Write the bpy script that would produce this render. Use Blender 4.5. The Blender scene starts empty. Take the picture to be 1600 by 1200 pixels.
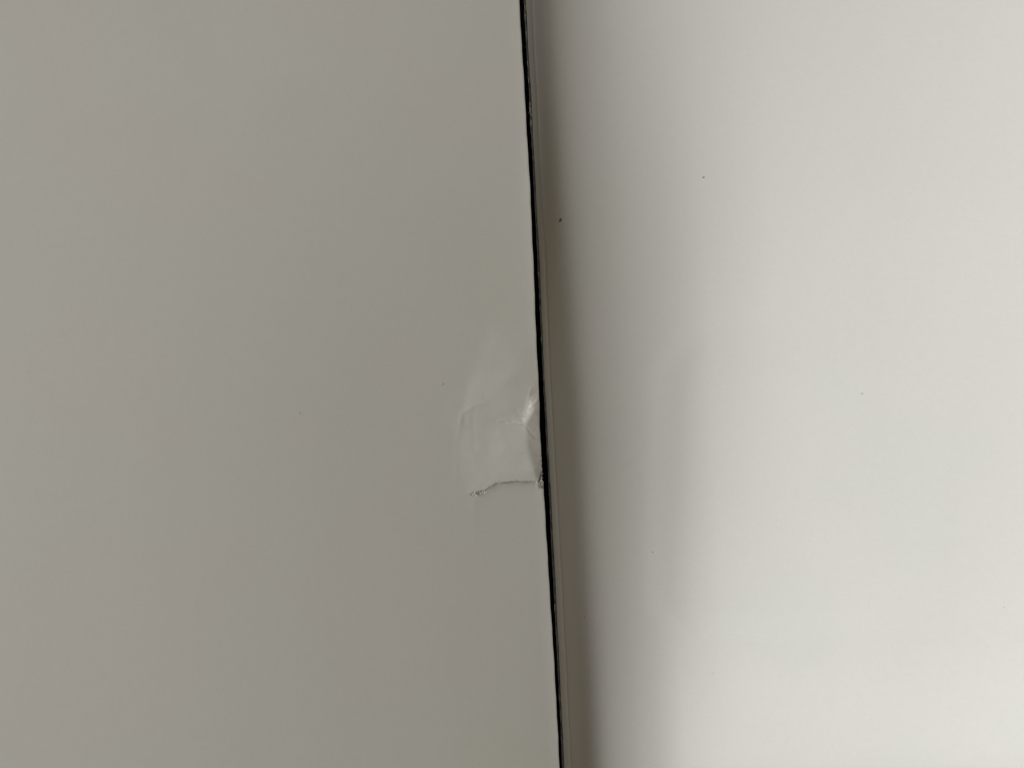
# Close-up of two white paper sheets meeting at a narrow black gap; the left
# one has a crumpled, torn patch at its edge.   Units: metres.
import bpy, math, random
import numpy as np
from mathutils import Vector
from mathutils.geometry import delaunay_2d_cdt

random.seed(7)
sc = bpy.context.scene

# ------------------------------------------------------------------ camera
CAM_H = 0.15                       # lens height above the gutter
cam_d = bpy.data.cameras.new('camera')
cam_d.sensor_width = 36.0
cam_d.lens = 36.0 * CAM_H / 0.16   # 160 mm of paper across the picture
cam_d.clip_start = 0.005
cam_d.clip_end = 20.0
cam = bpy.data.objects.new('camera', cam_d)
cam.location = (0, 0, CAM_H)
sc.collection.objects.link(cam)
sc.camera = cam

# ------------------------------------------------------------- room light
w = bpy.data.worlds.new('World'); sc.world = w; w.use_nodes = True
bg = w.node_tree.nodes['Background']
bg.inputs['Color'].default_value = (1.0, 0.84, 0.62, 1)
bg.inputs['Strength'].default_value = 0.115
# one soft window-like lamp, upper left
ld = bpy.data.lights.new('window_light', 'AREA')
ld.shape = 'RECTANGLE'; ld.size = 1.1; ld.size_y = 2.35
ld.energy = 53.0
ld.color = (0.97, 0.99, 1.0)
lo = bpy.data.objects.new('window_light', ld)
LDIR = Vector((-0.74, 0.26, 0.62)).normalized()
lo.location = LDIR * 2.0
lo.rotation_euler = LDIR.to_track_quat('Z', 'Y').to_euler()
sc.collection.objects.link(lo)

sc.view_settings.view_transform = 'Standard'
sc.view_settings.look = 'None'
sc.view_settings.exposure = 0.0
sc.view_settings.gamma = 1.0

# --------------------------------------------------------------- materials
def nodes_of(name):
    m = bpy.data.materials.new(name); m.use_nodes = True
    nt = m.node_tree
    return m, nt, nt.nodes['Principled BSDF']

def noise(nt, vec, scale, detail=2.0, rough=0.5):
    n = nt.nodes.new('ShaderNodeTexNoise')
    n.inputs['Scale'].default_value = scale
    n.inputs['Detail'].default_value = detail
    n.inputs['Roughness'].default_value = rough
    nt.links.new(vec, n.inputs['Vector'])
    return n

def ramp(nt, fac, stops):
    r = nt.nodes.new('ShaderNodeValToRGB')
    els = r.color_ramp.elements
    while len(els) < len(stops): els.new(0.5)
    for e, (p, c) in zip(els, stops):
        e.position = p; e.color = (*c, 1)
    nt.links.new(fac, r.inputs['Fac'])
    return r

def mix(nt, kind, fac, a, b):
    m = nt.nodes.new('ShaderNodeMix'); m.data_type = 'RGBA'; m.blend_type = kind
    if isinstance(fac, float): m.inputs[0].default_value = fac
    else: nt.links.new(fac, m.inputs[0])
    for sock, v in ((m.inputs[6], a), (m.inputs[7], b)):
        if isinstance(v, tuple): sock.default_value = (*v, 1)
        else: nt.links.new(v, sock)
    return m.outputs[2]

def paper(name, base, seed, tint=1.0, rough=0.55, bump=0.04, worn_shaded=False):
    m, nt, p = nodes_of(name)
    tc = nt.nodes.new('ShaderNodeTexCoord')
    mp = nt.nodes.new('ShaderNodeMapping')
    mp.inputs['Location'].default_value = (seed, seed * 0.7, 0)
    nt.links.new(tc.outputs['Object'], mp.inputs['Vector'])
    v = mp.outputs['Vector']
    # faint pink / green unevenness of the aged stock
    big = noise(nt, v, 34.0, 1.5, 0.55)
    k = 0.012 * tint
    hue = ramp(nt, big.outputs['Fac'], [
        (0.34, (1 + k * 0.7, 1 - k * 0.5, 1 - k * 0.5)),
        (0.47, (1.0, 1.0, 1.0)),
        (0.53, (1.0, 1.0, 1.0)),
        (0.66, (1 - k * 0.75, 1 + k * 0.4, 1 - k * 1.6))])
    col = mix(nt, 'MULTIPLY', 1.0, base, hue.outputs['Color'])
    # cloudy formation and fine fibre grain
    cl = noise(nt, v, 900.0, 3.0, 0.6)
    clr = ramp(nt, cl.outputs['Fac'], [(0.3, (0.988,) * 3), (0.7, (1.008,) * 3)])
    col = mix(nt, 'MULTIPLY', 1.0, col, clr.outputs['Color'])
    gr = noise(nt, v, 5200.0, 2.0, 0.7)
    grr = ramp(nt, gr.outputs['Fac'], [(0.3, (0.965,) * 3), (0.7, (1.025,) * 3)])
    col = mix(nt, 'MULTIPLY', 1.0, col, grr.outputs['Color'])
    # very sparse dust
    vo = nt.nodes.new('ShaderNodeTexVoronoi'); vo.inputs['Scale'].default_value = 260.0
    nt.links.new(v, vo.inputs['Vector'])
    sep = nt.nodes.new('ShaderNodeSeparateColor')
    nt.links.new(vo.outputs['Color'], sep.inputs['Color'])
    sel = nt.nodes.new('ShaderNodeMath'); sel.operation = 'GREATER_THAN'
    sel.inputs[1].default_value = 0.94
    nt.links.new(sep.outputs['Red'], sel.inputs[0])
    near = nt.nodes.new('ShaderNodeMath'); near.operation = 'LESS_THAN'
    near.inputs[1].default_value = 0.030
    nt.links.new(vo.outputs['Distance'], near.inputs[0])
    both = nt.nodes.new('ShaderNodeMath'); both.operation = 'MULTIPLY'
    nt.links.new(sel.outputs[0], both.inputs[0]); nt.links.new(near.outputs[0], both.inputs[1])
    dim = nt.nodes.new('ShaderNodeMath'); dim.operation = 'MULTIPLY'; dim.inputs[1].default_value = 0.22
    nt.links.new(both.outputs[0], dim.inputs[0])
    col = mix(nt, 'MIX', dim.outputs[0], col, (0.16, 0.14, 0.12))
    if worn_shaded:                                 # handled, soiled and torn places, plus shade and highlight painted in
        for an, c in (('soil', (0.50, 0.465, 0.41)), ('grime_shade', (0.15, 0.145, 0.13)), ('pulp_highlight', (0.76, 0.745, 0.71))):
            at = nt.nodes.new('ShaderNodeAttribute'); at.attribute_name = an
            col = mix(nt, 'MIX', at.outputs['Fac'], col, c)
    nt.links.new(col, p.inputs['Base Color'])
    p.inputs['Roughness'].default_value = rough
    p.inputs['Specular IOR Level'].default_value = 0.35
    bn = noise(nt, v, 2600.0, 3.0, 0.65)
    b = nt.nodes.new('ShaderNodeBump')
    b.inputs['Strength'].default_value = bump
    b.inputs['Distance'].default_value = 0.0001
    nt.links.new(bn.outputs['Fac'], b.inputs['Height'])
    nt.links.new(b.outputs['Normal'], p.inputs['Normal'])
    return m

def plain(name, base, rough=0.8, spec=0.2, var=0.12, scale=4000.0):
    m, nt, p = nodes_of(name)
    tc = nt.nodes.new('ShaderNodeTexCoord')
    n = noise(nt, tc.outputs['Object'], scale, 3.0, 0.6)
    r = ramp(nt, n.outputs['Fac'], [(0.3, tuple(c * (1 - var) for c in base)),
                                    (0.7, tuple(min(1, c * (1 + var)) for c in base))])
    nt.links.new(r.outputs['Color'], p.inputs['Base Color'])
    p.inputs['Roughness'].default_value = rough
    p.inputs['Specular IOR Level'].default_value = spec
    return m

M_LEFT = paper('paper_left_sheet', (0.595, 0.577, 0.532), 3.1, 1.4, worn_shaded=True)
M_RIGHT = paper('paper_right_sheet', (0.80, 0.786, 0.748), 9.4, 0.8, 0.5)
M_EDGE = plain('grey_board_core', (0.30, 0.295, 0.28), var=0.5, scale=700.0)
M_FLECK = plain('grey_board_fleck', (0.44, 0.43, 0.40))
M_FIBRE = plain('white_paper_fibre', (0.78, 0.76, 0.71))
M_BLACK = plain('black_backing', (0.006, 0.006, 0.007), 0.95, 0.05)

# ----------------------------------------------------------------- helpers
MM = 1e-4                                   # picture unit: 0.1 mm of paper
def XY(px, py, h):
    """plan position of a point drawn at (px, py) on the layout, at height h"""
    k = (CAM_H - h) / CAM_H
    return (px - 800.0) * MM * k, (600.0 - py) * MM * k

def empty(name, label, cat, loc=(0, 0, 0)):
    o = bpy.data.objects.new(name, None)
    o.empty_display_size = 0.01
    o.location = loc
    o['label'] = label; o['category'] = cat
    sc.collection.objects.link(o)
    return o

def link(name, me, mat, parent=None, kind=None):
    o = bpy.data.objects.new(name, me)
    me.materials.append(mat)
    sc.collection.objects.link(o)
    if parent: o.parent = parent
    if kind: o['kind'] = kind
    return o

def smooth(a, b, x):
    t = np.clip((x - a) / (b - a), 0, 1)
    return t * t * (3 - 2 * t)

def cubic_rows(tab, ys, y):
    """Catmull-Rom along the rows of a table (rows at ys) at the values y"""
    tab = np.asarray(tab, float); n = len(ys)
    i = np.clip(np.searchsorted(ys, y, side='right') - 1, 0, n - 2)
    t = np.clip((y - ys[i]) / (ys[i + 1] - ys[i]), 0, 1)[:, None]
    p0, p1 = tab[np.maximum(i - 1, 0)], tab[i]
    p2, p3 = tab[i + 1], tab[np.minimum(i + 2, n - 1)]
    return 0.5 * (2 * p1 + (p2 - p0) * t + (2 * p0 - 5 * p1 + 4 * p2 - p3) * t ** 2
                  + (3 * p1 - p0 - 3 * p2 + p3) * t ** 3)

ROWS = np.array([0, 200, 400, 600, 800, 1000, 1200], float)

# bend of the right sheet: rise per unit going right from its edge
U = np.array([0, 12, 25, 38, 50, 70, 100, 140, 190, 260, 360, 520, 800, 1100], float)
BEND_R = [
    [0.238, 0.238, 0.111, -0.168, -0.348, -0.423, -0.430, -0.295, -0.219, -0.125, -0.036, 0.018, 0.168, 0.168],
    [0.118, 0.118, 0.004, -0.204, -0.310, -0.408, -0.448, -0.319, -0.230, -0.063, 0.034, 0.069, 0.202, 0.202],
    [-0.234, -0.234, -0.301, -0.307, -0.253, -0.380, -0.463, -0.334, -0.228, 0.014, 0.113, 0.129, 0.240, 0.240],
    [-0.505, -0.505, -0.514, -0.350, -0.161, -0.320, -0.451, -0.313, -0.152, 0.094, 0.153, 0.146, 0.259, 0.259],
    [-0.550, -0.550, -0.546, -0.329, -0.085, -0.244, -0.392, -0.251, -0.042, 0.149, 0.171, 0.163, 0.270, 0.270],
    [-0.550, -0.550, -0.522, -0.240, 0.056, -0.099, -0.261, -0.138, 0.087, 0.190, 0.190, 0.202, 0.281, 0.281],
    [-0.550, -0.550, -0.479, -0.145, 0.152, 0.022, -0.117, -0.025, 0.264, 0.233, 0.228, 0.263, 0.286, 0.286],
]
# bend of the left sheet: rise per unit going left from its edge
V = np.array([0, 20, 50, 100, 180, 300, 450, 650, 900, 1150], float)
BEND_L = [
    [0.307, 0.342, 0.341, 0.322, 0.305, 0.281, 0.258, 0.240, 0.221, 0.221],
    [0.313, 0.351, 0.353, 0.340, 0.324, 0.299, 0.270, 0.243, 0.220, 0.220],
    [0.329, 0.363, 0.370, 0.365, 0.345, 0.318, 0.280, 0.243, 0.214, 0.214],
    [0.338, 0.385, 0.389, 0.384, 0.360, 0.334, 0.286, 0.240, 0.205, 0.205],
    [0.354, 0.415, 0.407, 0.394, 0.366, 0.333, 0.285, 0.238, 0.202, 0.202],
    [0.391, 0.447, 0.423, 0.399, 0.364, 0.329, 0.283, 0.236, 0.204, 0.204],
    [0.424, 0.473, 0.434, 0.400, 0.359, 0.325, 0.281, 0.236, 0.203, 0.203],
]

def bend_height(tab, knots, ys, d):
    """heights (m) [len(ys), len(d)] by integrating the bend away from the edge"""
    fine = np.arange(0, 2300, 1.0)
    rows = cubic_rows(tab, ROWS, ys)
    out = np.zeros((len(ys), len(d)))
    for r in range(len(ys)):
        s = np.interp(fine, knots, rows[r])
        s = s * (1 - smooth(1000, 1700, fine))
        ker = np.hanning(9); ker /= ker.sum()
        s = np.convolve(np.pad(s, 4, mode='edge'), ker, 'valid')
        H = np.concatenate([[0], np.cumsum((s[1:] + s[:-1]) / 2)])
        out[r] = np.interp(d, fine, H)
    return out * MM

# outlines read along the gap: (row, edge)
EDGE_L = np.array([(-900, 764), (-320, 795), (0, 811), (75, 815.6), (150, 819.9), (300, 828.5), (420, 833.7), (495, 836.5),
                   (570, 839.6), (600, 841.6), (640, 843), (670, 843.4), (710, 845.6), (736, 846.8), (745, 846.6),
                   (752, 848.6), (785, 850.9), (835, 853.4), (910, 858), (1050, 866.6), (1125, 870.6), (1200, 874),
                   (1520, 891), (2120, 923)])
EDGE_C = np.array([(-900, 771), (-320, 802), (0, 818.7), (75, 822.5), (150, 826.9), (225, 831), (300, 834.4), (420, 840.6),
                   (495, 844), (570, 847.6), (640, 851.2), (670, 852.7), (740, 856.4), (785, 858.7), (835, 860.6), (910, 864.6), (1050, 871.6),
                   (1125, 875.6), (1200, 878.5), (1520, 894), (2120, 926)])
EDGE_R = np.array([(-900, 774), (-320, 805), (0, 821.6), (75, 825.6), (150, 830.2), (300, 837.3), (420, 844), (570, 850.2),
                   (785, 862.3), (910, 868.4), (1050, 875.6), (1200, 882.4), (1520, 899), (2120, 931)])
def edge(tab, y):
    return np.interp(y, tab[:, 0], tab[:, 1])

def wobble(y, amp, seeds):
    return sum(amp / (k + 1) ** 0.7 * np.sin(y * f + p) for k, (f, p) in enumerate(seeds))

def grid_sheet(name, PX, PY, Hh, thick, mat, parent, sel=None, attrs=None):
    """one sheet of paper with thickness from a grid of layout points and heights;
    sel picks a subset of the faces, shading stays continuous with the rest"""
    ny, nx = PX.shape
    k = (CAM_H - Hh) / CAM_H
    X = (PX - 800) * MM * k; Y = (600 - PY) * MM * k
    P = np.stack([X, Y, Hh], -1)
    # analytic vertex normals of the whole surface
    du = np.gradient(P, axis=1); dv = np.gradient(P, axis=0)
    N = np.cross(du, dv); N /= np.linalg.norm(N, axis=-1, keepdims=True) + 1e-12
    N *= np.sign(N[..., 2:3] + 1e-12)
    j, i = np.meshgrid(np.arange(ny - 1), np.arange(nx - 1), indexing='ij')
    if sel is not None:
        keep = sel.ravel()
    else:
        keep = np.ones(j.size, bool)
    a = (j * nx + i).ravel()[keep]
    quads = np.stack([a, a + nx, a + nx + 1, a + 1], -1)
    z = np.cross(P.reshape(-1, 3)[quads[0, 1]] - P.reshape(-1, 3)[quads[0, 0]],
                 P.reshape(-1, 3)[quads[0, 2]] - P.reshape(-1, 3)[quads[0, 0]])[2]
    if z < 0: quads = quads[:, ::-1]
    # boundary edges -> side walls
    e = np.concatenate([quads[:, [q, (q + 1) % 4]] for q in range(4)])
    key = np.sort(e, 1)
    code = key[:, 0].astype(np.int64) * (nx * ny) + key[:, 1]
    u, inv, cnt = np.unique(code, return_inverse=True, return_counts=True)
    be = e[cnt[inv] == 1]
    used = np.unique(quads)
    remap = -np.ones(nx * ny, int); remap[used] = np.arange(len(used))
    n = len(used)
    top = P.reshape(-1, 3)[used]; nt_ = N.reshape(-1, 3)[used]
    bot = top - nt_ * thick
    verts = np.concatenate([top, bot])
    tq = remap[quads]; bq = tq[:, ::-1] + n
    b = remap[be]
    side = np.stack([b[:, 1], b[:, 0], b[:, 0] + n, b[:, 1] + n], -1)
    faces = np.concatenate([tq, bq, side])
    me = bpy.data.meshes.new(name)
    me.vertices.add(len(verts)); me.vertices.foreach_set('co', verts.ravel())
    me.loops.add(faces.size); me.loops.foreach_set('vertex_index', faces.ravel())
    me.polygons.add(len(faces))
    me.polygons.foreach_set('loop_start', np.arange(0, faces.size, 4))
    me.polygons.foreach_set('loop_total', np.full(len(faces), 4))
    sm = np.zeros(len(faces), bool); sm[:2 * len(tq)] = True
    me.polygons.foreach_set('use_smooth', sm)
    me.update(calc_edges=True); me.validate()
    for an, av in (attrs or {}).items():
        at = me.attributes.new(an, 'FLOAT', 'POINT')
        q = av.ravel()[used]
        at.data.foreach_set('value', np.concatenate([q, q]).astype(np.float32))
    ln = np.zeros((faces.size, 3))
    ln[:tq.size] = nt_[tq.ravel()]
    ln[tq.size:2 * tq.size] = -nt_[(bq - n).ravel()]
    me.normals_split_custom_set(ln.tolist())   # zero vector = keep the flat side normal
    return link(name, me, mat, parent)

# ----------------------------------------------------------- black backing
def box_mesh(name, x0, x1, y0, y1, z0, z1):
    v = [(x, y, z) for z in (z0, z1) for y in (y0, y1) for x in (x0, x1)]
    f = [(0, 2, 3, 1), (4, 5, 7, 6), (0, 1, 5, 4), (2, 6, 7, 3), (0, 4, 6, 2), (1, 3, 7, 5)]
    me = bpy.data.meshes.new(name); me.from_pydata(v, [], f); return me
o = link('black_backing_surface', box_mesh('black_backing_surface', -0.26, 0.26, -0.19, 0.19, -0.030, -0.026),
         M_BLACK, kind='structure')

# ------------------------------------------------------------- left sheet
left = empty('torn_paper_sheet',
             'grey-white paper sheet left of the black gap, its edge crumpled and torn', 'paper sheet')
TEAR = np.array([(730, 773.5), (738, 772.5), (746, 771), (752, 769.5), (758, 767), (764, 762.5), (770, 758.5), (776, 755),
                 (786, 754), (798, 752.6), (808, 752.2), (818, 752.6), (828, 751.8), (836, 752.6), (841, 756), (846, 760), (852, 762)], float)
def tear_y(px):
    return np.interp(px, TEAR[:, 0], TEAR[:, 1])

# crumple: folds of the damaged patch, (px, py, height in mm above the sheet)
CRUMPLE = [
    (640, 440, 0), (760, 440, 0), (860, 440, 0), (620, 560, 0), (600, 700, 0), (620, 840, 0), (740, 850, 0), (870, 850, 0),
    (770, 500, 0.00), (832, 505, 0.00), (735, 585, 0.02), (690, 640, 0.0), (682, 700, 0.0), (688, 770, 0.0), (712, 805, 0.0),
    (722, 644, 0.03), (742, 631, 0.13), (762, 626, 0.22), (785, 600, 0.30), (812, 575, 0.22), (800, 632, 0.36),
    (716, 690, 0.00), (714, 740, 0.00), (730, 668, 0.06), (731, 730, 0.06),
    (776, 660, 0.20), (797, 661, 0.27), (815, 662, 0.36), (821, 640, 0.40), (827, 620, 0.36), (836, 600, 0.22),
    (822, 664, 0.47), (835, 641, 0.66), (839, 626, 0.44),
    (823, 690, 0.53), (827, 712, 0.60), (834, 735, 0.65), (838, 749, 0.56),
    (790, 705, 0.41), (760, 715, 0.20), (795, 742, 0.41), (765, 748, 0.22),
    (843, 612, 0.14), (846, 640, 0.44), (848, 670, 0.30), (850, 710, 0.28), (852, 735, 0.26), (853, 750, 0.34),
    (733, 772, 0.02), (760, 764, 0.16), (785, 754, 0.30), (815, 752, 0.44), (846, 758, 0.42),
]
cv = [Vector((p[0], p[1])) for p in CRUMPLE]
tri = delaunay_2d_cdt(cv, [], [], 0, 1e-6)
TV = np.array([v[:] for v in tri[0]]); TF = tri[2]
TH = np.array([CRUMPLE[orig[0]][2] for orig in tri[3]])
def crumple(px, py):
    out = np.zeros(px.shape)
    for f in TF:
        a, b, c = TV[f[0]], TV[f[1]], TV[f[2]]
        d = (b[1] - c[1]) * (a[0] - c[0]) + (c[0] - b[0]) * (a[1] - c[1])
        if abs(d) < 1e-9: continue
        w0 = ((b[1] - c[1]) * (px - c[0]) + (c[0] - b[0]) * (py - c[1])) / d
        w1 = ((c[1] - a[1]) * (px - c[0]) + (a[0] - c[0]) * (py - c[1])) / d
        w2 = 1 - w0 - w1
        m = (w0 >= -1e-6) & (w1 >= -1e-6) & (w2 >= -1e-6)
        out[m] = w0[m] * TH[f[0]] + w1[m] * TH[f[1]] + w2[m] * TH[f[2]]
    return out

def blur(a, k):
    ker = np.hanning(2 * k + 3)[1:-1]; ker /= ker.sum()
    a = np.apply_along_axis(lambda r: np.convolve(np.pad(r, k, mode='edge'), ker, 'valid'), 0, a)
    return np.apply_along_axis(lambda r: np.convolve(np.pad(r, k, mode='edge'), ker, 'valid'), 1, a)

# crumple height on a fine regular raster, faceted near the tear and softer far away
rx = np.arange(590, 880.5, 1.0); ry = np.arange(430, 860.5, 1.0)
RX, RY = np.meshgrid(rx, ry)
raw = crumple(RX, RY)
sharp = blur(raw, 2); soft = blur(raw, 7); sy = smooth(560, 640, RY); soft = soft * sy + blur(blur(raw, 12), 10) * (1 - sy)
near = np.exp(-(((RX - 826) / 24) ** 2 + ((RY - 638) / 24) ** 2)) + 0.6 * np.exp(-(((RX - 838) / 10) ** 2 + ((RY - 735) / 22) ** 2))
near = np.maximum(near, 0.75 * np.exp(-(((RX - 735) / 16) ** 2 + ((RY - 645) / 30) ** 2)))
near = np.clip(near, 0, 1)
CR = (sharp * near + soft * (1 - near)) * 1.5
dl = np.maximum(RY - tear_y(RX), 0)
tj = np.clip((tear_y(rx) - 1.5 - ry[0]).astype(int), 0, len(ry) - 1)
at_tear = CR[tj, np.arange(len(rx))]
at_tear = np.convolve(np.pad(at_tear, 4, mode='edge'), np.ones(9) / 9, 'valid')
low = (at_tear * 0.72)[None, :] * (0.6 * np.exp(-dl / 5.0) + 0.4 * np.exp(-dl / 22.0))      # lip below the tear
below = smooth(-0.5, 0.9, RY - tear_y(RX)) * smooth(728, 750, RX)
lm = smooth(738, 766, RX); low = low * lm + CR * (1 - lm) * np.exp(-dl / 14.0)
CR = CR * (1 - below) + low * below
# the slit itself: ragged, open at its inner end and at the edge
rg = np.random.RandomState(4)
jag = np.interp(rx, np.arange(580, 900, 2.5), rg.uniform(-1.0, 1.0, 128))
op = np.interp(rx, [731, 735, 742, 750, 756, 764, 776, 800, 812, 818, 830, 838, 844, 852],
                   [0, 0.9, 1.3, 1.7, 1.2, .8, .7, .75, .65, .35, .3, .6, 1.5, 2.2])
dep = np.interp(rx, [731, 736, 750, 758, 776, 800, 815, 820, 832, 840, 846, 852],
                    [0, .22, .45, .30, .22, .25, .18, .07, .08, .25, .5, .9])
d = RY - (tear_y(rx) + jag * 1.5)[None, :]
SLIT = np.exp(-(d / (op[None, :] * 0.9 + 0.5)) ** 2) * smooth(731, 735, RX)
CR -= np.interp(rx, [755, 768, 830, 840], [0.5, 0.22, 0.22, 0.55])[None, :] * dep[None, :] * SLIT * np.interp(rx, np.arange(580, 900, 4.0), rg.uniform(0.45, 1.25, 80))[None, :]
chew = blur(rg.uniform(0, 1, CR.shape), 1)                       # chewed pulp at the inner end
ball = np.exp(-((RX - 744) / 8.5) ** 2 - ((RY - 771.5) / 3.6) ** 2)
CR += 0.42 * (chew - 0.5) * ball
CR += 0.09 * (chew - 0.5) * np.exp(-(d / 2.6) ** 2) * smooth(738, 750, RX)
# frayed notch where the tear meets the edge
nl = np.exp(-((RX - np.interp(RY, [733, 750, 756], [847.5, 843.6, 841])) / 1.1) ** 2) * smooth(732, 741, RY) * (1 - smooth(751, 757, RY))
CR -= 0.55 * nl
tr = smooth(0, 3, RX - 841.5) * smooth(751, 754, RY) * (1 - smooth(760, 767, RY))
CR -= 0.22 * tr
# soft bright kink along the top of the fold and a little surface wrinkling on the flap
wr = rg.normal(size=CR.shape); wr = blur(blur(wr, 9), 9); wr /= wr.std()
fl = smooth(715, 745, RX) * smooth(615, 650, RY) * (1 - smooth(752, 780, RY))
CR += 0.005 * wr * fl
def crease(pts, amp, sig):
    global CR
    best = np.full(RX.shape, 1e9)
    for (x0, y0), (x1, y1) in zip(pts[:-1], pts[1:]):
        L2 = (x1 - x0) ** 2 + (y1 - y0) ** 2
        tt = np.clip(((RX - x0) * (x1 - x0) + (RY - y0) * (y1 - y0)) / L2, 0, 1)
        best = np.minimum(best, np.hypot(RX - x0 - tt * (x1 - x0), RY - y0 - tt * (y1 - y0)))
    CR = CR + amp * np.exp(-(best / sig) ** 2)
crease([(817, 662), (806, 661), (797, 662), (790, 656), (778, 658)], 0.035, 2.0)
crease([(760, 630), (744, 632), (733, 640), (722, 645), (719, 660)], 0.022, 3.2)
crease([(722, 648), (714, 690), (713, 748)], 0.016, 4.5)
crease([(742, 632), (738, 660), (742, 700)], -0.014, 4.0)
crease([(742, 628), (756, 590), (774, 540)], 0.012, 10.0)
crease([(816, 663), (824, 668), (829, 676), (836, 684)], -0.05, 1.8)
crease([(826, 640), (832, 633), (841, 624)], 0.04, 1.8)
crease([(830, 606), (824, 628), (819, 646)], 0.03, 2.2)
crease([(819, 660), (812, 650), (806, 640)], -0.02, 3.0)

def raster(a, px, py):
    x = np.clip(px - rx[0], 0, len(rx) - 1.001); y = np.clip(py - ry[0], 0, len(ry) - 1.001)
    i = x.astype(int); j = y.astype(int); fx = x - i; fy = y - j
    return (a[j, i] * (1 - fx) * (1 - fy) + a[j, i + 1] * fx * (1 - fy)
            + a[j + 1, i] * (1 - fx) * fy + a[j + 1, i + 1] * fx * fy)

ys = np.concatenate([np.arange(-900, 560, 10.0), np.arange(560, 800, 1.0), np.arange(800, 2101, 10.0)])
vs = np.concatenate([np.arange(0, 130, 1.0), np.arange(130, 200, 3.0), np.arange(200, 1140, 10.0), np.arange(1140, 2241, 50.0)])
el = edge(EDGE_L, ys) + wobble(ys, 0.22, [(0.11, 1), (0.043, 2), (0.29, 0.4)])
nick = np.interp(ys, [734, 738, 742, 746, 749, 751, 753], [0, 0, -.9, -.6, -1.6, -.4, 0])
base = np.interp(ys, [-900, -320, 0, 150, 420, 640, 910, 1200, 1520, 2120], [764, 795, 811.2, 819.7, 833, 843.3, 858, 874, 891, 923])
base = np.convolve(np.pad(np.interp(np.arange(-1000, 2201), ys, base), 40, mode='edge'), np.hanning(83)[1:-1] / np.hanning(83).sum(), 'valid')[(ys + 1000).astype(int)]
rag = el + nick - base                                   # the cut wanders about a straight line
PXl = base[:, None] - vs[None, :] + rag[:, None] * np.exp(-vs[None, :] / 5.0)
el = base
PYl = np.repeat(ys[:, None], len(vs), 1)
HB = bend_height(BEND_L, V, ys, vs)
HL = HB + raster(CR, PXl, PYl) * 1e-3
HL[:, 0] -= 4e-5; HL[:, 1] -= 1e-5                       # cut edge slightly rolled down
# the torn flap: faces between the folds and the tear
flap_poly = np.array([(721, 645), (742, 631), (776, 655), (814, 659), (827, 621), (840, 603), (860, 600),
                      (860, 757), (846, 757), (838, 752), (776, 755), (760, 765), (735, 772), (716, 740), (714, 690)])
def inside(poly, x, y):
    r = np.zeros(x.shape, bool); n = len(poly)
    for q in range(n):
        x0, y0 = poly[q]; x1, y1 = poly[(q + 1) % n]
        if y0 == y1: continue
        c = ((y0 > y) != (y1 > y)) & (x < (x1 - x0) * (y - y0) / (y1 - y0) + x0)
        r ^= c
    return r
cx = (PXl[:-1, :-1] + PXl[1:, 1:]) / 2; cy = (PYl[:-1, :-1] + PYl[1:, 1:]) / 2
isf = inside(flap_poly, cx, cy)
# wear and painted light: soiled edge, dirt and shade at tear, highlight on fold
rg2 = np.random.RandomState(21)
n1 = blur(rg2.uniform(0, 1, CR.shape), 2); n1 = np.clip((n1 - n1.mean()) / n1.std() * 0.5 + 0.5, 0, 1)
n2 = blur(rg2.uniform(0, 1, CR.shape), 6); n2 = np.clip((n2 - n2.mean()) / n2.std() * 0.5 + 0.5, 0, 1)
fold_x = np.interp(RY, [595, 625, 660, 690, 725, 750], [842, 834, 822.5, 824, 832, 838])
soil = smooth(-3, 5.0, RX - fold_x) * smooth(598, 630, RY) * (1 - smooth(745, 753, RY)) * (0.45 + 0.45 * n2) * np.interp(RY, [620, 680, 715], [0.45, 0.6, 1.0])
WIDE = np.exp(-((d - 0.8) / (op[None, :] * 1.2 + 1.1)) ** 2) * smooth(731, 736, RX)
grime_shade = 0.55 * WIDE * (0.35 + 0.9 * n1) * np.interp(rx, [731, 742, 755, 765, 800, 815, 822, 834, 842, 852], [.4, .8, .9, .5, .55, .4, .1, .3, .9, 1.0])[None, :]
grime_shade = np.maximum(grime_shade, 0.95 * ball * smooth(0.3, 0.7, n1) * smooth(736, 747, RX))
grime_shade = np.maximum(grime_shade, 0.9 * nl * (0.4 + 0.8 * n1)); grime_shade = np.maximum(grime_shade, 0.45 * tr * (0.4 + 0.8 * n1))
grime_shade = np.maximum(grime_shade, 0.22 * np.exp(-((RX - 833) / 4.5) ** 2 - ((RY - 683) / 3.2) ** 2) * n1)
under = smooth(0, 1.5, RY - tear_y(RX)) * np.exp(-np.maximum(RY - tear_y(RX), 0) / 4.0) * smooth(756, 768, RX)  # soft shade below the tear, painted into the colour
grime_shade = np.maximum(grime_shade, 0.26 * under * (0.35 + 0.8 * n2))
cxl = np.interp(RY, [612, 630, 645, 655, 664], [831, 826.5, 823, 819.5, 816.5]); cww = np.interp(RY, [608, 632, 648, 660, 666], [2, 5.5, 6.5, 3.6, 0.8])
pulp_highlight = (1 - smooth(cww * 0.6, cww * 1.25, np.abs(RX - cxl))) * smooth(612, 636, RY) * (1 - smooth(659, 664, RY)) * (0.12 + 0.6 * n1)  # highlights of the lit fold, painted as lighter colour
pulp_highlight = np.maximum(pulp_highlight, 0.45 * np.exp(-((RX - np.interp(RY, [618, 640], [841, 829])) / 1.6) ** 2) * smooth(618, 626, RY) * (1 - smooth(634, 646, RY)))
pulp_highlight = np.maximum(pulp_highlight, 0.7 * np.exp(-((RX - 812) / 5) ** 2 - ((RY - 661.5) / 1.0) ** 2))
pulp_highlight = np.maximum(pulp_highlight, 0.34 * np.exp(-((RX - 804) / 10) ** 2 - ((RY - 657) / 6.0) ** 2) * (0.5 + 0.6 * n2))
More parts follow.
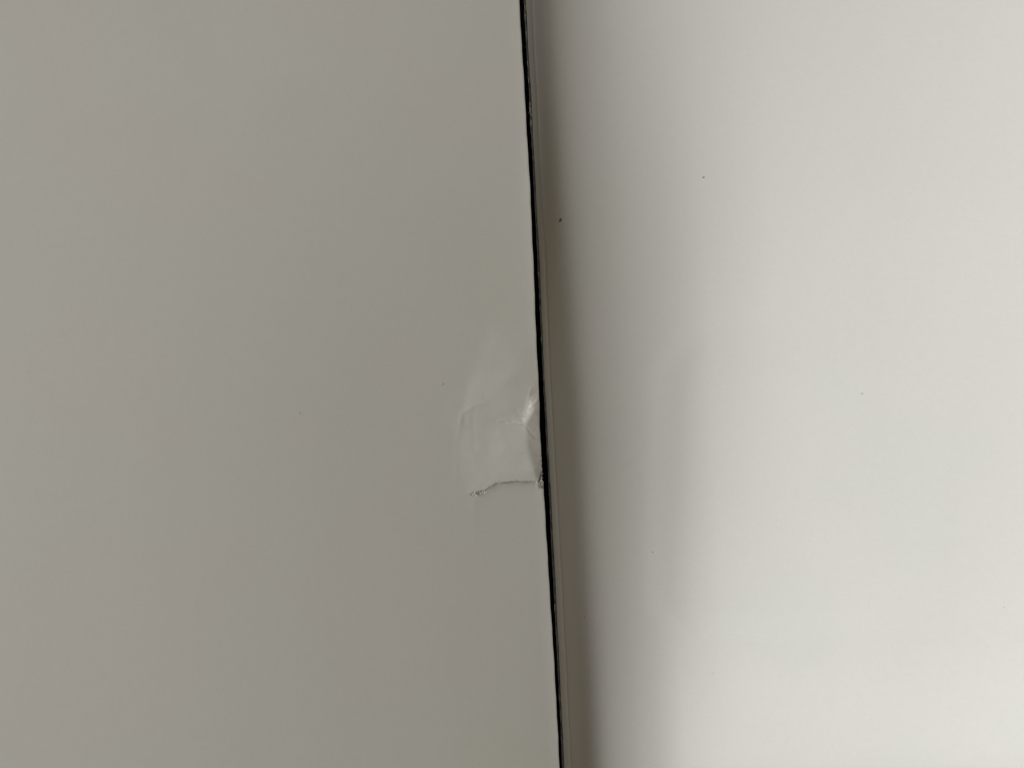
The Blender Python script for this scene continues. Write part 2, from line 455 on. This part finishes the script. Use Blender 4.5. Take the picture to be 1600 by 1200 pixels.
pulp_highlight = np.maximum(pulp_highlight, 0.8 * np.exp(-((RX - 838) / 1.8) ** 2 - ((RY - 754.5) / 3.2) ** 2))
pulp_highlight = np.maximum(pulp_highlight, 0.35 * np.exp(-((RX - 736) / 6) ** 2 - ((RY - 768) / 2.0) ** 2) * n1)
ATT = {k: np.clip(raster(a, PXl, PYl), 0, 1) for k, a in (('soil', soil), ('grime_shade', grime_shade), ('pulp_highlight', pulp_highlight))}
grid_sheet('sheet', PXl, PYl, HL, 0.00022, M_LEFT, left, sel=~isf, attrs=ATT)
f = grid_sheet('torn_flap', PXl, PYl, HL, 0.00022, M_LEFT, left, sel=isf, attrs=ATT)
f['label'] = 'creased torn flap with a bright fold, ragged tear along its lower side'

# ------------------------------------------------------------ right sheet
right = empty('creased_paper_sheet',
              'brighter white paper sheet right of the black gap, bending up out of deep shade', 'paper sheet')
GUT = -0.0130                                   # its edge lies lower than the left one
ysr = np.arange(-900, 2101, 4.0)
us = np.concatenate([np.arange(0, 60, 1.0), np.arange(60, 540, 3.0), np.arange(540, 1100, 8.0), np.arange(1100, 2241, 40.0)])
er = edge(EDGE_R, ysr) + wobble(ysr, 0.18, [(0.05, 0.3), (0.021, 1.2), (0.13, 2.2)])
PXr = er[:, None] + us[None, :]
PYr = np.repeat(ysr[:, None], len(us), 1)
HR = GUT + bend_height(BEND_R, U, ysr, us)
# scored fold line beside the edge
cw = np.interp(ysr, [0, 600, 1200], [9.5, 8.0, 9.5])[:, None]
HR -= 0.000055 * np.exp(-((us[None, :] - cw) / 1.7) ** 2)
HR += 0.00001 * np.exp(-((us[None, :] - cw * 0.45) / 2.6) ** 2)
HR[:, 0] -= 2e-5
# print-through of a flap lying underneath: soft step with a rounded corner
gx = np.arange(900, 1800, 1.0)
gauss = lambda c, w_: np.exp(-((gx - c) / w_) ** 2)
prof = np.cumsum(0.060 * gauss(1030, 15) - 0.090 * gauss(1066, 22) - 0.010 * gauss(1125, 50)) * MM
ex = 8 * np.sin(PYr * 0.005) - 6 + 45 * (1 - smooth(500, 620, PYr)) ** 2 + 40 * smooth(920, 1000, PYr) ** 2
HR += np.interp(PXr - ex, gx, prof) * smooth(500, 600, PYr) * (1 - smooth(950, 1000 + (PXr - 1100).clip(0, 200) * 0.08, PYr)) * (1 - smooth(1220, 1480, PXr))
ey = 985 + (PXr - 1100) * 0.105
HR += 0.000035 * smooth(-7, 7, PYr - ey) * (1 - smooth(10, 60, PYr - ey)) * smooth(1070, 1120, PXr) * (1 - smooth(1240, 1330, PXr))
grid_sheet('sheet', PXr, PYr, HR, 0.00025, M_RIGHT, right)

# ragged core layer showing under the right sheet's edge
yc = np.arange(-900, 2101, 2.0)
rg = np.random.RandomState(11)
ec = edge(EDGE_C, yc) + 0.22 * np.interp(yc, np.arange(-910, 2110, 9.0), rg.uniform(-1, 1, 336))
flake = np.zeros(len(yc))
for y0, wd, am in ((24, 8, 1.0), (172, 11, 1.4), (194, 6, 1.3), (206, 5, 0.7), (228, 6, 0.6), (428, 5, 0.7), (480, 4, 0.6),
                   (530, 4, .6), (612, 6, .5), (708, 5, .6), (950, 6, .7), (1090, 7, .6)):
    flake += am * np.exp(-((yc - y0) / wd) ** 2)
ec -= flake
er2 = np.minimum(edge(EDGE_C, yc) + 1.7, edge(EDGE_R, yc) - 0.9) + 0.25 * np.interp(yc, np.arange(-910, 2110, 7.0), rg.uniform(-1, 1, 432))
t = np.array([0, .12, .25, .4, .6, 1.0])
PXc = ec[:, None] + (er2 - ec)[:, None] * t[None, :]
PYc = np.repeat(yc[:, None], len(t), 1)
HC = GUT - 0.00022 + 0.00004 * np.interp(yc, np.arange(-910, 2110, 30.0), rg.uniform(-1, 1, 101))[:, None] * np.ones(len(t))
HC[:, 0] -= 0.00006
grid_sheet('core_layer', PXc, PYc, HC, 0.0009, M_EDGE, right)

# ------------------------------------------- small fibres and flakes (parts)
def ribbon(name, pts, width, parent, mat):
    """a thin bent paper fibre: four-sided tapering strand through pts (world coords)"""
    pts = [Vector(p) for p in pts]; vs_, fs = [], []
    n = len(pts)
    for q, p in enumerate(pts):
        d = (pts[min(q + 1, n - 1)] - pts[max(q - 1, 0)]).normalized()
        s = d.cross(Vector((0, 0, 1))).normalized()
        u_ = s.cross(d)
        wd = width * (1 - 0.7 * q / (n - 1))
        vs_ += [p + s * wd, p + u_ * wd * 0.5, p - s * wd, p - u_ * wd * 0.5]
    for q in range(n - 1):
        for k in range(4):
            a = q * 4 + k; b = q * 4 + (k + 1) % 4
            fs.append((a, b, b + 4, a + 4))
    fs += [(3, 2, 1, 0), tuple(range(4 * n - 4, 4 * n))]
    me = bpy.data.meshes.new(name); me.from_pydata([v[:] for v in vs_], [], fs)
    return link(name, me, mat, parent)

def left_h(px, py):
    j = int(np.argmin(abs(ys - py))); i = int(np.argmin(abs(vs - (el[j] - px))))
    return HL[j, i]
def right_h(px, py):
    j = int(np.argmin(abs(ysr - py))); i = int(np.argmin(abs(us - (px - er[j]))))
    return HR[j, i]

def W(px, py, h):
    x, y = XY(px, py, h); return (x, y, h)

rnd = random.Random(5)
def fibre(px, py, ang, length, lift, width, hfun, parent, mat=None):
    pts = []; h0 = hfun(px, py) + 1.5e-5
    for q in range(4):
        a = ang + q * rnd.uniform(-0.3, 0.3)
        pts.append(W(px, py, h0 + lift * (q / 3) ** 1.5 * 1e-4))
        px += math.cos(a) * length / 3; py -= math.sin(a) * length / 3
    ribbon('torn_fibre', pts, width * MM, parent, mat or M_FIBRE)

for px in (733, 736, 738.5, 741, 744, 747, 750, 753.5, 757):          # inner end of the tear
    fibre(px + rnd.uniform(-1, 1), tear_y(px) + rnd.uniform(-2.2, 0.2), rnd.uniform(-2.3, -0.7), rnd.uniform(2.5, 4.5),
          rnd.uniform(0.5, 2), 0.35, left_h, left)
for px in (768, 781, 797, 806, 815, 826, 834, 839, 841, 843):
    fibre(px, tear_y(px) - 1.2, rnd.uniform(-2.0, -1.0), rnd.uniform(1.6, 3.2), rnd.uniform(0.3, 1.2), 0.3, left_h, left)
for py in (708, 716, 724, 733, 741, 748, 753):                          # along the bumped edge
    fibre(float(edge(EDGE_L, py)) - 0.8, py, rnd.uniform(-0.9, 0.7), rnd.uniform(1.2, 2.2), 0.3, 0.3, left_h, left)
def core_h(px, py): return GUT - 0.00022
for py, L in ((24, 5), (40, 3), (70, 3.5), (118, 4), (168, 7), (176, 8), (184, 6), (194, 6), (205, 4), (228, 4), (262, 3), (300, 3.5),
              (352, 3), (428, 5), (446, 3), (481, 4), (530, 5), (566, 3), (610, 4), (664, 3), (712, 4), (770, 3.5),
              (842, 4), (880, 3), (948, 6), (1010, 3), (1090, 5), (1150, 4)):
    px = float(edge(EDGE_C, py)) + rnd.uniform(0.2, 1.2)
    fibre(px, py, -math.pi / 2 + rnd.uniform(-0.3, 0.25), L * 1.4, 0.2, 0.42, core_h, right, M_FLECK)

for py, L, wd in ((160, 10, 1.2), (168, 14, 1.8), (188, 12, 1.3), (8, 9, 0.9), (22, 9, 1.0), (48, 12, 0.8), (96, 10, 0.8), (122, 8, 0.9), (425, 6, 0.7), (528, 5, 0.8), (700, 7, 0.6), (944, 9, 0.8)):
    fibre(float(edge(EDGE_C, py)) + 0.9, py, -math.pi / 2 + 0.06, L, 0.2, wd, lambda x, y: GUT - 0.00014, right, M_FIBRE)   # pale chips

# ------------------------------------------------------------- dirt specks
def speck(px, py, size, stretch, ang, hfun, base, label):
    m = plain('dirt_' + str(px), base, 0.9, 0.1)
    h = hfun(px, py); x, y = XY(px, py, h)
    n = 9; vs_ = []; rr = [rnd.uniform(0.6, 1.15) for _ in range(n)]
    for lv, (sc_, z) in enumerate(((1.0, -0.05), (0.75, 0.06), (0.3, 0.10))):
        for q in range(n):
            a = 2 * math.pi * q / n
            u_ = math.cos(a) * rr[q] * sc_ * size * stretch; v_ = math.sin(a) * rr[q] * sc_ * size
            vs_.append(((u_ * math.cos(ang) - v_ * math.sin(ang)) * MM, (u_ * math.sin(ang) + v_ * math.cos(ang)) * MM,
                        z * size * MM))
    fs = [tuple(range(2 * n, 3 * n)), tuple(range(n - 1, -1, -1))]
    for lv in range(2):
        for q in range(n):
            a = lv * n + q; b = lv * n + (q + 1) % n
            fs.append((a, b, b + n, a + n))
    me = bpy.data.meshes.new('dirt_speck'); me.from_pydata(vs_, [], fs)
    o = link('dirt_speck', me, m); o.location = (x, y, h)
    o['label'] = label; o['category'] = 'speck'; o['group'] = 'dirt specks on the sheets'
BR = (0.34, 0.22, 0.15); BL = (0.36, 0.36, 0.40); GY = (0.50, 0.49, 0.46)
GL = (0.45, 0.435, 0.40)
speck(875, 344, 3.5, 1.3, 0.2, right_h, BR, 'dark brown speck on the right sheet close to the black gap')
speck(1099, 277, 2.2, 1.5, 0.4, right_h, BL, 'blue-grey speck high on the bright right sheet')
speck(1347, 615, 1.4, 2.2, 0.6, right_h, (0.6, 0.6, 0.58), 'faint curved grey speck at mid height far out on the right sheet')
speck(1020, 863, 1.7, 1.3, -0.6, right_h, GY, 'small grey speck low on the right sheet, right of the two lower ones')
speck(980, 830, 1.4, 1.6, 0.9, right_h, GY, 'smallest grey speck in the shaded lower part of the right sheet')
speck(913, 965, 1.5, 1.2, 1.2, right_h, BR, 'brown speck in the dark band along the right sheet, near the bottom')
speck(1570, 950, 1.8, 1.5, 0.3, right_h, (0.58, 0.575, 0.55), 'pale grey speck near the right border of the photo')
speck(690, 600, 2.6, 1.2, 0.3, left_h, GL, 'grey speck on the left sheet, up and left of the crumpled patch')
speck(626, 758, 1.6, 3.4, 1.35, left_h, (0.27, 0.26, 0.24), 'short upright dark mark on the left sheet, left of the tear')
speck(467, 645, 1.0, 1.1, 0.0, left_h, GL, 'small grey speck farthest left on the left sheet')
speck(753, 622, 1.5, 1.2, 0.0, left_h, GL, 'small speck at the upper rim of the crumpled patch')
speck(814, 709, 1.3, 1.5, 1.2, left_h, GL, 'tiny dark speck in the middle of the torn flap')

# ------------------------------------------ faint scratches in the right sheet
def scratch(pts, width):
    P = []
    for a, b in zip(pts[:-1], pts[1:]):
        for q in range(6):
            t_ = q / 6; P.append((a[0] + (b[0] - a[0]) * t_, a[1] + (b[1] - a[1]) * t_))
    P.append(pts[-1]); vs_, fs = [], []
    for q, (px, py) in enumerate(P):
        wd = width * math.sin(math.pi * (0.06 + 0.88 * q / (len(P) - 1))) * rnd.uniform(0.7, 1.2)
        for dy, dz in ((-wd, 0.2e-5), (0, 1.6e-5), (wd, 0.2e-5)):
            h = float(right_h2(px, py + dy)) + dz
            vs_.append(W(px, py + dy, h))
    for q in range(len(P) - 1):
        for k in range(2):
            a = q * 3 + k; fs.append((a, a + 3, a + 4, a + 1))
    me = bpy.data.meshes.new('scratch'); me.from_pydata(vs_, [], fs)
    o = link('scratch', me, M_RIGHT, right)
    return o
def right_h2(px, py):
    y = (py - ysr[0]) / 4.0; j = int(y); fy = y - j
    def row(jj): return np.interp(px, PXr[jj], HR[jj])
    return row(j) * (1 - fy) + row(j + 1) * fy
scratch([(1222, 765), (1258, 770), (1296, 779), (1334, 791)], 0.7)
scratch([(1112, 988), (1180, 995), (1240, 1001), (1290, 1007)], 1.2)
